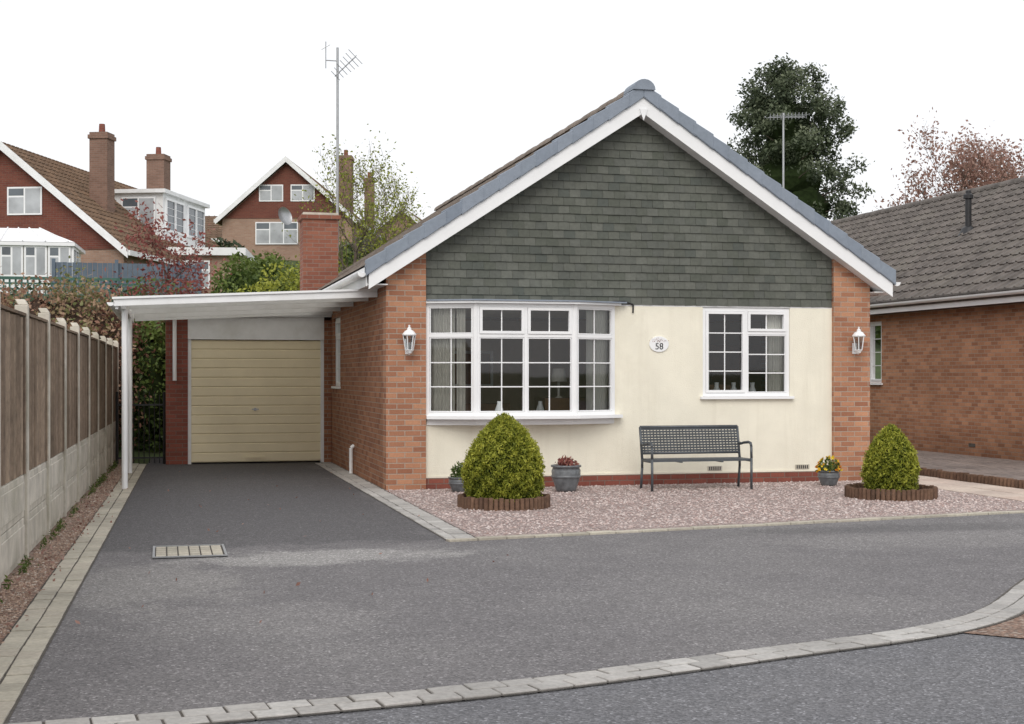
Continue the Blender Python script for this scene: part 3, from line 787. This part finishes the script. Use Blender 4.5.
def pot(name,x,y,r,h,plantmat,pr,ph,n,fl_=False):
    E=empty(name,(x,y,.01)); mb=MB()
    mb.lathe((0,0,0),[(0,0),(r*.62,0),(r*.7,h*.1),(r*.95,h*.55),(r*.98,h*.8),(r*.88,h*.9),(r*1.02,h*.93),(r*1.02,h),(r*.9,h),(r*.86,h*.88),(0,h*.88)],M_pot,28)
    mb.lathe((0,0,0),[(r*.965,h*.52),(r*1.0,h*.55),(r*1.0,h*.60),(r*.98,h*.62)],M_pot,28)
    mb.build('glazed_pot',E,smooth=True)
    u=rng.normal(size=(n,3)); u/=np.linalg.norm(u,axis=1)[:,None]; u[:,2]=np.abs(u[:,2]); q=rng.random(n)**.5
    P=u*q[:,None]*np.array([pr,pr,ph])+np.array([0,0,h*.95])
    leafmesh('plant',P,.035,plantmat,rng.random(n),E,aspect=.3,up=.9)
    if fl_:
        P=u[:60]*np.array([pr,pr,ph])*1.02+np.array([0,0,h*.95]); leafmesh('flowers',P,.028,L_flower,rng.random(60),E,aspect=.8)
pot('plant_pot',5.35,18.4,.205,.36,L_crim,.17,.13,260)
pot('plant_pot',3.93,18.7,.16,.2,L_green,.14,.22,300)
pot('plant_pot',9.30,18.45,.16,.22,L_green,.18,.20,320,True)

# ------------------------------------------------------------------ neighbour bungalow
NB=empty('neighbour_bungalow'); nx0,nx1,nxc=15.5,23.5,19.5; ny0,ny1=19.0,38.5; nze=3.18; nzr=6.15
mb=MB()
mb.box(nx0,nx0+.25,ny0,28.2,0,nze-.1,M_brickN);mb.box(nx0,nx0+.25,29.4,ny1,0,nze-.1,M_brickN)
mb.box(nx0,nx0+.25,28.2,29.4,0,1.42,M_brickN);mb.box(nx0,nx0+.25,28.2,29.4,2.8,nze-.1,M_brickN)
mb.box(nx1-.25,nx1,ny0,ny1,0,nze-.1,M_brickN)
for yy in(ny0,ny1-.25):
    mb.prism([(nx0+.25,yy,0),(nx1-.25,yy,0),(nx1-.25,yy,nze-.05),(nxc,yy,nzr-.3),(nx0+.25,yy,nze-.05)],(0,.25,0),M_brickN)
mb.build('brick_walls',NB)
mb=MB()
for yy in(21.5,24.5,27.2,31): mb.box(nx0-.008,nx0+.01,yy,yy+.225,.18,.25,M_joint)
mb.box(nx0-.015,nx0+.01,22.3,22.5,2.72,2.86,M_white)
mb.build('air_bricks',NB)
mb=MB(); wframe(mb,Mx(nx0+.05,29.4,1.42,-math.pi/2),1.2,1.38,['split','full'],cols=1); mb.box(nx0-.05,nx0+.06,28.15,29.45,1.38,1.418,M_upvc); 
mb.box(nx0+.5,nx0+.55,28.0,29.6,1.2,3,M_curtain); mb.build('side_window',NB)
ns=(nzr-nze)/(4.0+.35); ln=math.sqrt(1+ns*ns)
mb=MB()
for sgn,xe in((1,nx0-.35),(-1,nx1+.35)):
    V=Vector((sgn/ln,0,ns/ln)); Nn=Vector((-sgn*ns/ln,0,1/ln))
    if sgn>0: tiled(mb,(xe,ny0-.3,nze),(0,1,0),V,Nn,ny1-ny0+.6,4.35*ln,M_roofN,.30,.34,.03)
    mb.prism([(xe,ny0-.3,nze-.02),(nxc,ny0-.3,nzr-.02),(nxc,ny0-.3,nzr-.14),(xe,ny0-.3,nze-.14)],(0,ny1-ny0+.6,0),M_roofN)
for i in range(45):
    y0=ny0-.3+i*.45
    if y0>ny1+.1: break
    r=.14+.006*(i%2)
    mb.prism([(nxc+r*math.cos(t),y0,nzr-.06+r*math.sin(t)) for t in [math.pi*k/8 for k in range(9)]],(0,.46,0),M_roofN)
mb.build('tiled_roof',NB,recalc=False)
mb=MB()
mb.box(nx0-.33,nx0-.30,ny0-.3,ny1+.3,nze-.24,nze-.06,M_upvc); mb.box(nx0-.30,nx0,ny0-.3,ny1+.3,nze-.24,nze-.225,M_black)
gx=nx0-.40
mb.prism([(gx+.065*math.cos(t),ny0-.3,nze-.04+.065*math.sin(t)) for t in [math.pi+math.pi*k/8 for k in range(9)]],(0,ny1-ny0+.6,0),M_upvc)
mb.build('fascia_and_gutter',NB)
mb=MB()
fx,fy=17.6,28.1; fz=nze+(fx-nx0+.35)*ns
mb.lathe((fx,fy,fz),[(.28,-.2),(.13,.06),(.07,.10),(.07,.72),(.11,.72),(.11,.80),(.06,.84),(.06,.90),(0,.92)],M_black,14); mb.build('roof_flue',NB,smooth=False)
mb=MB(); ax,ay=17.0,36.5
A2=empty('tv_aerial')
mb.cyl((ax,ay,4.2),(ax,ay,9.0),.032,.028,M_metal,8)
mb.cyl((ax-.45,ay,8.85),(ax+.75,ay+.2,8.95),.016,.016,M_metal,5)
for k in range(11):
    xx=ax-.4+k*.11; mb.cyl((xx,ay-.22,8.87+.01*k),(xx,ay+.22,8.87+.01*k),.008,.008,M_metal,5); mb.cyl((xx,ay,8.78+.01*k),(xx,ay,8.96+.01*k),.008,.008,M_metal,5)
mb.build('mast_and_elements',A2)

# ------------------------------------------------------------------ background houses
def farwin(mb,x,z,w,h,y=0):
    n=max(2,round(w/.7)); fr=.06
    mb.box(x,x+w,y-.07,y-.04,z,z+h,M_upvc)
    for k in range(n):
        a=x+fr+(w-fr)/n*k; zz=z+h*.68 if k%2==0 else z+h-fr
        mb.box(a,a+(w-fr)/n-fr,y-.074,y-.06,z+fr,zz-(.05 if k%2==0 else 0),M_paleglass)
        if k%2==0: mb.box(a,a+(w-fr)/n-fr,y-.074,y-.06,zz+.01,z+h-fr,M_darkglass)
def ghouse(name,loc,rot,hw,L,z0,ze,zrg,wall,roof,gable=None,wins=(),chims=()):
    E=empty(name,(loc[0],loc[1],0),rot); s=(zrg-ze)/(hw+.3)
    mb=MB()
    mb.prism([(-hw,0,z0),(hw,0,z0),(hw,0,ze),(0,0,zrg-.25),(-hw,0,ze)],(0,L,0),wall); mb.build('walls',E)
    mb=MB(); ln=math.sqrt(1+s*s)
    for sg in(1,-1):
        xe=-sg*(hw+.3)
        V=Vector((sg/ln,0,s/ln)); Nn=Vector((-sg*s/ln,0,1/ln))
        tiled(mb,(xe,-.35,ze-.05),(0,1,0),V,Nn,L+.7,(hw+.3)*ln,roof,.33,.34,.03)
        mb.prism([(xe,-.35,ze-.07),(0,-.35,zrg-.07),(0,-.35,zrg-.2),(xe,-.35,ze-.2)],(0,L+.7,0),roof)
    mb.build('tiled_roof',E,recalc=False)
    mb=MB()
    for sg in(1,-1):
        xe=-sg*(hw+.3)
        mb.prism([(xe,-.40,ze-.0),(0,-.40,zrg+.03),(0,-.40,zrg-.28),(xe,-.40,ze-.30)],(0,.04,0),M_white)
        mb.box(min(xe,xe-sg*.08),max(xe,xe-sg*.08),-.35,L+.35,ze-.2,ze-.02,M_white)
    if gable: mb.prism([(-hw*.96,-.03,ze+.05),(hw*.96,-.03,ze+.05),(0,-.03,zrg-.3)],(0,.026,0),gable)
    for x,z,w,h in wins: farwin(mb,x,z,w,h)
    mb.build('trim_and_windows',E)
    for x,y,w,zt in chims:
        m=MB(); m.box(x-w/2,x+w/2,y-w/2,y+w/2,ze,zt,M_brickFC); m.box(x-w/2-.05,x+w/2+.05,y-w/2-.05,y+w/2+.05,zt-.25,zt-.1,M_brickFC)
        m.cyl((x,y,zt),(x,y,zt+.35),.13,.11,M_plinth,10); m.build('chimney',E)
    return E
HA=ghouse('chalet_house',(-5.56,52.9),R(-20.7),4.5,15,2.6,6.0,9.95,M_brickFar,M_roofA,gable=M_brickD,
  wins=[(.2,7.3,1.3,1.0),(-3.2,4.0,2.2,1.2),(.9,4.0,1.8,1.2)],chims=[(2.3,3.3,.70,10.75),(1.2,12.0,.8,11.3)])
mb=MB()
mb.box(1.0,3.6,6.2,11.2,7.0,8.85,M_white); mb.box(.9,3.75,6.0,11.4,8.85,9.0,M_white)
for y0 in(6.4,8.9):
    wframe(mb,Mx(3.66,y0+0.0,7.35,math.pi/2),2.1,1.35,['full','full'],M_darkglass,cols=1)
farwin(mb,1.9,7.5,1.4,1.2,6.20)
mb.build('dormer',HA)
E=empty('flat_roof_extension',(1.1,56.4,0),R(-8)); mb=MB()
mb.box(-1.7,1.9,0,4,3.0,6.3,M_brickFar); mb.box(-1.9,2.1,-.25,4.2,6.3,6.6,M_white); mb.build('walls',E)
mb=MB(); farwin(mb,-1.1,5.0,1.8,1.1); mb.build('window',E)
ghouse('gable_house',(6.45,75.7),R(-16),3.5,10,6.5,9.95,13.25,M_brickFar,M_roofA,gable=M_brickD,
  wins=[(-1.5,10.9,1.3,.9),(.2,10.9,1.3,.9),(-1.7,8.6,2.3,1.2)],chims=[(2.4,5,.75,14.1),(3.2,9,.55,13.4)])
ghouse('brick_house',(14.9,88.9),R(-20),3.0,9,5,9.8,12.4,M_brickFar,M_roofA,wins=[(-1,9,1.6,1)])
ghouse('brick_house',(-1.5,90),R(-96),3.5,8,6,9.8,11.6,M_brickD,M_roofA)
mb=MB(); mb.lathe((0,0,0),[(0,0),(.2,.02),(.4,.09),(.5,.18)],M_metal,18); o=mb.build('satellite_dish',smooth=True); o.location=(6.1,74.2,9.9); o.rotation_euler=(R(75),0,R(40))
E=empty('conservatory',(-2.85,47.2,0),R(-3)); mb=MB()
mb.box(-4.4,0,0,3,3.0,4.75,M_white)
for k in range(6):
    farwin(mb,-4.4+k*.733,4.75,.70,1.0,0.04)
wframe(mb,Mx(.05,0.0,4.75,math.pi/2),1.5,1.0,['full','full'],M_darkglass,cols=1)
mb.box(-4.4,-.05,.04,3,4.76,5.74,M_curtain)
mb.box(-4.5,.1,-.1,3.1,5.75,5.86,M_upvc)
mb.add([(-4.5,-.1,5.87),(.1,-.1,5.87),(.1,3.1,5.87),(-4.5,3.1,5.87),(-3.2,1.5,6.45),(-1.2,1.5,6.45)],[(0,1,5,4),(1,2,5),(2,3,4,5),(3,0,4)],M_upvc)
for k in range(7):
    x=-4.3+k*.7; xt=-3.2+(-1.2+3.2)*k/6; mb.cyl((x,-.1,5.89),(xt,1.5,6.47),.025,.025,M_white,5)
mb.build('frame_and_roof',E)
mb=MB()
for k in range(30):
    x=-3.2+k*.145; mb.box(x,x+.135,43.6,43.63,2.2,4.95+.004*(k%3),M_blue)
for x in(-3.2,-1.4,.4): mb.box(x,x+.1,43.5,43.6,2.2,5.05,M_blue)
mb.build('blue_screen_fence')
mb=MB()
for k in range(46):
    x=-6.5+k*.15; mb.box(x,x+.05,39.0,39.02,1.5,4.15,M_green)
for k in range(14):
    z=2.2+k*.15; mb.box(-6.5,.3,39.02,39.04,z,z+.05,M_green)
mb.box(-6.5,.3,38.97,39.0,4.12,4.2,M_green); mb.box(-6.5,.3,39.05,39.07,1.5,3.7,M_green)
mb.build('green_trellis_fence')

# ------------------------------------------------------------------ vegetation
def blob_core(mb,c,r,mat):
    n=10; vs=[]; fs=[]
    for j in range(7):
        ph=math.pi*(j/6-.5)
        for i in range(n):
            t=2*math.pi*i/n; q=1+random.uniform(-.12,.12)
            vs.append((c[0]+r[0]*q*math.cos(ph)*math.cos(t),c[1]+r[1]*q*math.cos(ph)*math.sin(t),c[2]+r[2]*q*math.sin(ph)))
    for j in range(6):
        for i in range(n): fs.append((j*n+i,j*n+(i+1)%n,(j+1)*n+(i+1)%n,(j+1)*n+i))
    mb.add(vs,fs,mat)
def shrub(name,blobs,n,size,mat,core=M_core,cs=.72):
    E=empty(name); mb=MB(); P=[];S=[]
    for c,r in blobs:
        blob_core(mb,c,[q*cs for q in r],core)
        m=n//len(blobs); u=rng.normal(size=(m,3)); u/=np.linalg.norm(u,axis=1)[:,None]
        ks=rng.normal(size=(18,3)); ks/=np.linalg.norm(ks,axis=1)[:,None]
        d=(u@ks.T).max(1); lump=1+.28*(d-.8)
        q=.72+.36*rng.random(m)+.10*(rng.random(m)<.06)
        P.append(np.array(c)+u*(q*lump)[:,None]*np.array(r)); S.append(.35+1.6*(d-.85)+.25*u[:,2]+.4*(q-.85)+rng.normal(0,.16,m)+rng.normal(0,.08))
    mb.build('inner_foliage',E,smooth=True)
    leafmesh('foliage',np.concatenate(P),size,mat,np.concatenate(S),E,aspect=.55)
    return E
def bl(cx,cy,w,d,z0,z1,k,rr):
    out=[]
    for i in range(k):
        x=cx+w*((i+random.random())/k-.5); y=cy+d*(random.random()-.5); h=z1*random.uniform(.86,1.02)
        out.append(((x,y,(z0+h)/2),(rr*random.uniform(.7,1.2),rr*random.uniform(.7,1.2),(h-z0)/2)))
    return out
shrub('red_hedge',bl(-3.3,28.8,5.2,1.4,0,3.62,11,.95),34000,.045,L_red,M_coreR)
shrub('red_hedge',bl(-1.55,26.2,.5,1.6,0,2.75,3,.45),7000,.04,L_red,M_coreR)
shrub('green_shrub',bl(-.4,29.5,1.2,1.2,0,2.9,4,.7),9000,.05,L_green)
shrub('green_shrub',bl(1.2,35.5,4.5,2,.3,3.8,8,1.0),20000,.055,L_green)
shrub('yellow_shrub',bl(3.0,34.6,2.3,1.4,.5,4.1,5,.85),15000,.05,L_yel)
shrub('dark_shrub',bl(-3.2,36,6,1.5,.6,3.7,8,1.1),18000,.055,L_dark)
shrub('hillside_bush',bl(4.0,46,4.0,3,1.8,5.6,7,1.2),20000,.08,L_green)
shrub('hillside_bush',bl(8.6,58,4,3,4,7.4,6,1.3),12000,.11,L_dark)
shrub('hillside_bush',bl(1.0,66,6,3,5,8.0,7,1.4),14000,.11,L_dark)
shrub('hillside_bush',bl(-14,60,9,5,3,7.5,8,1.8),10000,.14,L_dark)

def tree(name,base,h,trunk_r,spread,levels,leafn,leafsize,lmat,first=.25,upb=.5,seed=1,jit=.35,twig=.006):
    random.seed(seed); E=empty(name,base); mb=MB(); tips=[]
    def br(p,d,l,r,lev):
        n=3; q=p
        for i in range(n):
            d2=(d+Vector((random.uniform(-1,1),random.uniform(-1,1),random.uniform(-.3,.6)))*.16).normalized()
            e=q+d2*l/n; mb.cyl(q,e,r*(1-i*.22),r*(1-(i+1)*.22),M_bark,6 if lev<2 else 4,caps=False); 
            if lev<levels and i>0 or lev<levels and lev>0:
                for _ in range(2):
                    a=random.random()*6.28; s=Vector((math.cos(a),math.sin(a),upb*random.uniform(.2,1.4))).normalized()
                    dd=(d2*.55+s*spread).normalized(); br(e,dd,l*random.uniform(.5,.72),max(twig,r*.5),lev+1)
            if lev>=levels-1: tips.append((e,d2))
            q=e;d=d2
    q=Vector((0,0,0)); n=7
    for i in range(n):
        e=q+Vector((random.uniform(-.06,.06)*h*.3,random.uniform(-.06,.06)*h*.3,h*.85/n)); r0=trunk_r*(1-i/n*.8); r1=trunk_r*(1-(i+1)/n*.8)
        mb.cyl(q,e,r0,r1,M_bark,8,caps=False)
        if (i+1)/n>first:
            for _ in range(3):
                a=random.random()*6.28; dd=Vector((math.cos(a),math.sin(a),upb*random.uniform(.5,1.6))).normalized()
                br(e,dd,h*.26*(1.15-.5*i/n),r1*.5,1)
        q=e
    mb.build('trunk_and_limbs',E,recalc=False)
    T=np.array([t[0][:] for t in tips]); idx=rng.integers(0,len(T),leafn)
    P=T[idx]+rng.normal(0,jit,(leafn,3)); cl=rng.random(len(T))
    leafmesh('leaves',P,leafsize,lmat,.5*cl[idx]+.5*rng.random(leafn),E)
    return E
tree('birch_tree',(5.2,40,1.6),5.8,.09,.7,3,3600,.045,L_yel,.15,.9,3,.18)
tree('birch_tree',(7.4,48,2.6),5.4,.09,.7,3,2600,.05,L_yel,.15,.9,6,.2)
tree('crimson_tree',(.1,32.5,.4),4.4,.06,.5,2,2600,.05,L_crim,.2,1.2,5,.2)
tree('rust_tree',(40.0,64,0),12.2,.30,.8,3,10000,.095,L_rust,.3,.9,8,.36,.012)
tree('rust_tree',(44.5,67,0),12.9,.30,.8,3,10000,.095,L_rust,.3,.9,12,.36,.012)
def evergreen(name,base,h,rmax,nclump,per,seed):
    random.seed(seed); E=empty(name,base); mb=MB()
    mb.cyl((0,0,0),(0,0,h*.9),.35,.06,M_bark,10)
    P=[];S=[]
    def envf(u):
        if u<.55: return rmax*(.55+.45*math.sin(u/.55*math.pi/2))
        return rmax*max(.03,1-((u-.55)/.47)**2.1)**.62
    for i in range(nclump):
        u=random.random(); z=h*(.16+.82*u)
        env=envf(u)
        a=random.random()*6.28; q=random.random()**.5*random.uniform(.72,1.15); rr=env*q
        c=np.array([rr*math.cos(a),rr*math.sin(a),z+random.uniform(-.2,.2)])
        if i%3==0: mb.cyl((0,0,z-.6),tuple(c),.05,.015,M_bark,5,caps=False)
        s=random.uniform(.25,.58)
        g_=rng.normal(size=(per,3)); g_/=np.linalg.norm(g_,axis=1)[:,None]; g_*=(rng.random(per)**.45)[:,None]
        pts=c+g_*np.array([s,s,s*.8])+rng.normal(0,.11,(per,3)); P.append(pts)
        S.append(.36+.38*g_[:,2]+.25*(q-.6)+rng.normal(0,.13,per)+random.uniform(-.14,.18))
    for k in range(9):
        u=k/9; env=envf(u)*.50
        blob_core(mb,(random.uniform(-.3,.3),random.uniform(-.3,.3),h*(.2+.68*u)),(env,env,h*.07),M_core)
    mb.build('trunk_and_limbs',E)
    leafmesh('foliage',np.concatenate(P),.08,L_ever,np.concatenate(S),E,aspect=.5)
evergreen('evergreen_tree',(25.85,55.2,0),15.1,3.15,440,150,4)
shrub('distant_trees',[((x,97+random.uniform(-4,4),hz(x,90)+.3),(4,3,random.uniform(1.2,2.2))) for x in range(-40,4,4)],16000,.22,L_dark)
shrub('distant_trees',[((x,120+random.uniform(-6,6),1.5),(6,4,random.uniform(3,6))) for x in range(24,110,6)],12000,.3,L_dark)

# ------------------------------------------------------------------ world, sun, camera
w=bpy.data.worlds.new('World'); scene.world=w; w.use_nodes=True; nt=w.node_tree; nt.nodes.clear()
out=nt.nodes.new('ShaderNodeOutputWorld'); bg=nt.nodes.new('ShaderNodeBackground'); sky=nt.nodes.new('ShaderNodeTexSky')
sky.sky_type='NISHITA'; sky.sun_disc=False; sky.dust_density=6; sky.air_density=1.2
SE,SA=42,200
sky.sun_elevation=R(SE); sky.sun_rotation=R(SA)
mx=nt.nodes.new('ShaderNodeMix'); mx.data_type='RGBA'; mx.inputs[0].default_value=.85
nt.links.new(sky.outputs[0],mx.inputs[6]); mx.inputs[7].default_value=(9.7,9.75,9.95,1)
nt.links.new(mx.outputs[2],bg.inputs[0]); bg.inputs[1].default_value=.12; nt.links.new(bg.outputs[0],out.inputs[0])
sd=bpy.data.lights.new('sun','SUN'); sd.energy=1.2; sd.angle=R(35); sd.color=(1,.965,.92)
so=bpy.data.objects.new('sun',sd); scene.collection.objects.link(so)
dv=Vector((math.sin(R(SA))*math.cos(R(SE)),math.cos(R(SA))*math.cos(R(SE)),math.sin(R(SE))))
so.rotation_euler=dv.to_track_quat('Z','Y').to_euler(); so.location=dv*50
cd=bpy.data.cameras.new('camera'); co=bpy.data.objects.new('camera',cd); scene.collection.objects.link(co); scene.camera=co
co.location=(0,0,1.6); co.rotation_euler=(R(90),0,R(-14)); cd.lens=49.2; cd.sensor_width=36; cd.shift_y=.0127; cd.clip_start=.1; cd.clip_end=4000
scene.view_settings.view_transform='Standard'; scene.view_settings.look='None'; scene.view_settings.exposure=0
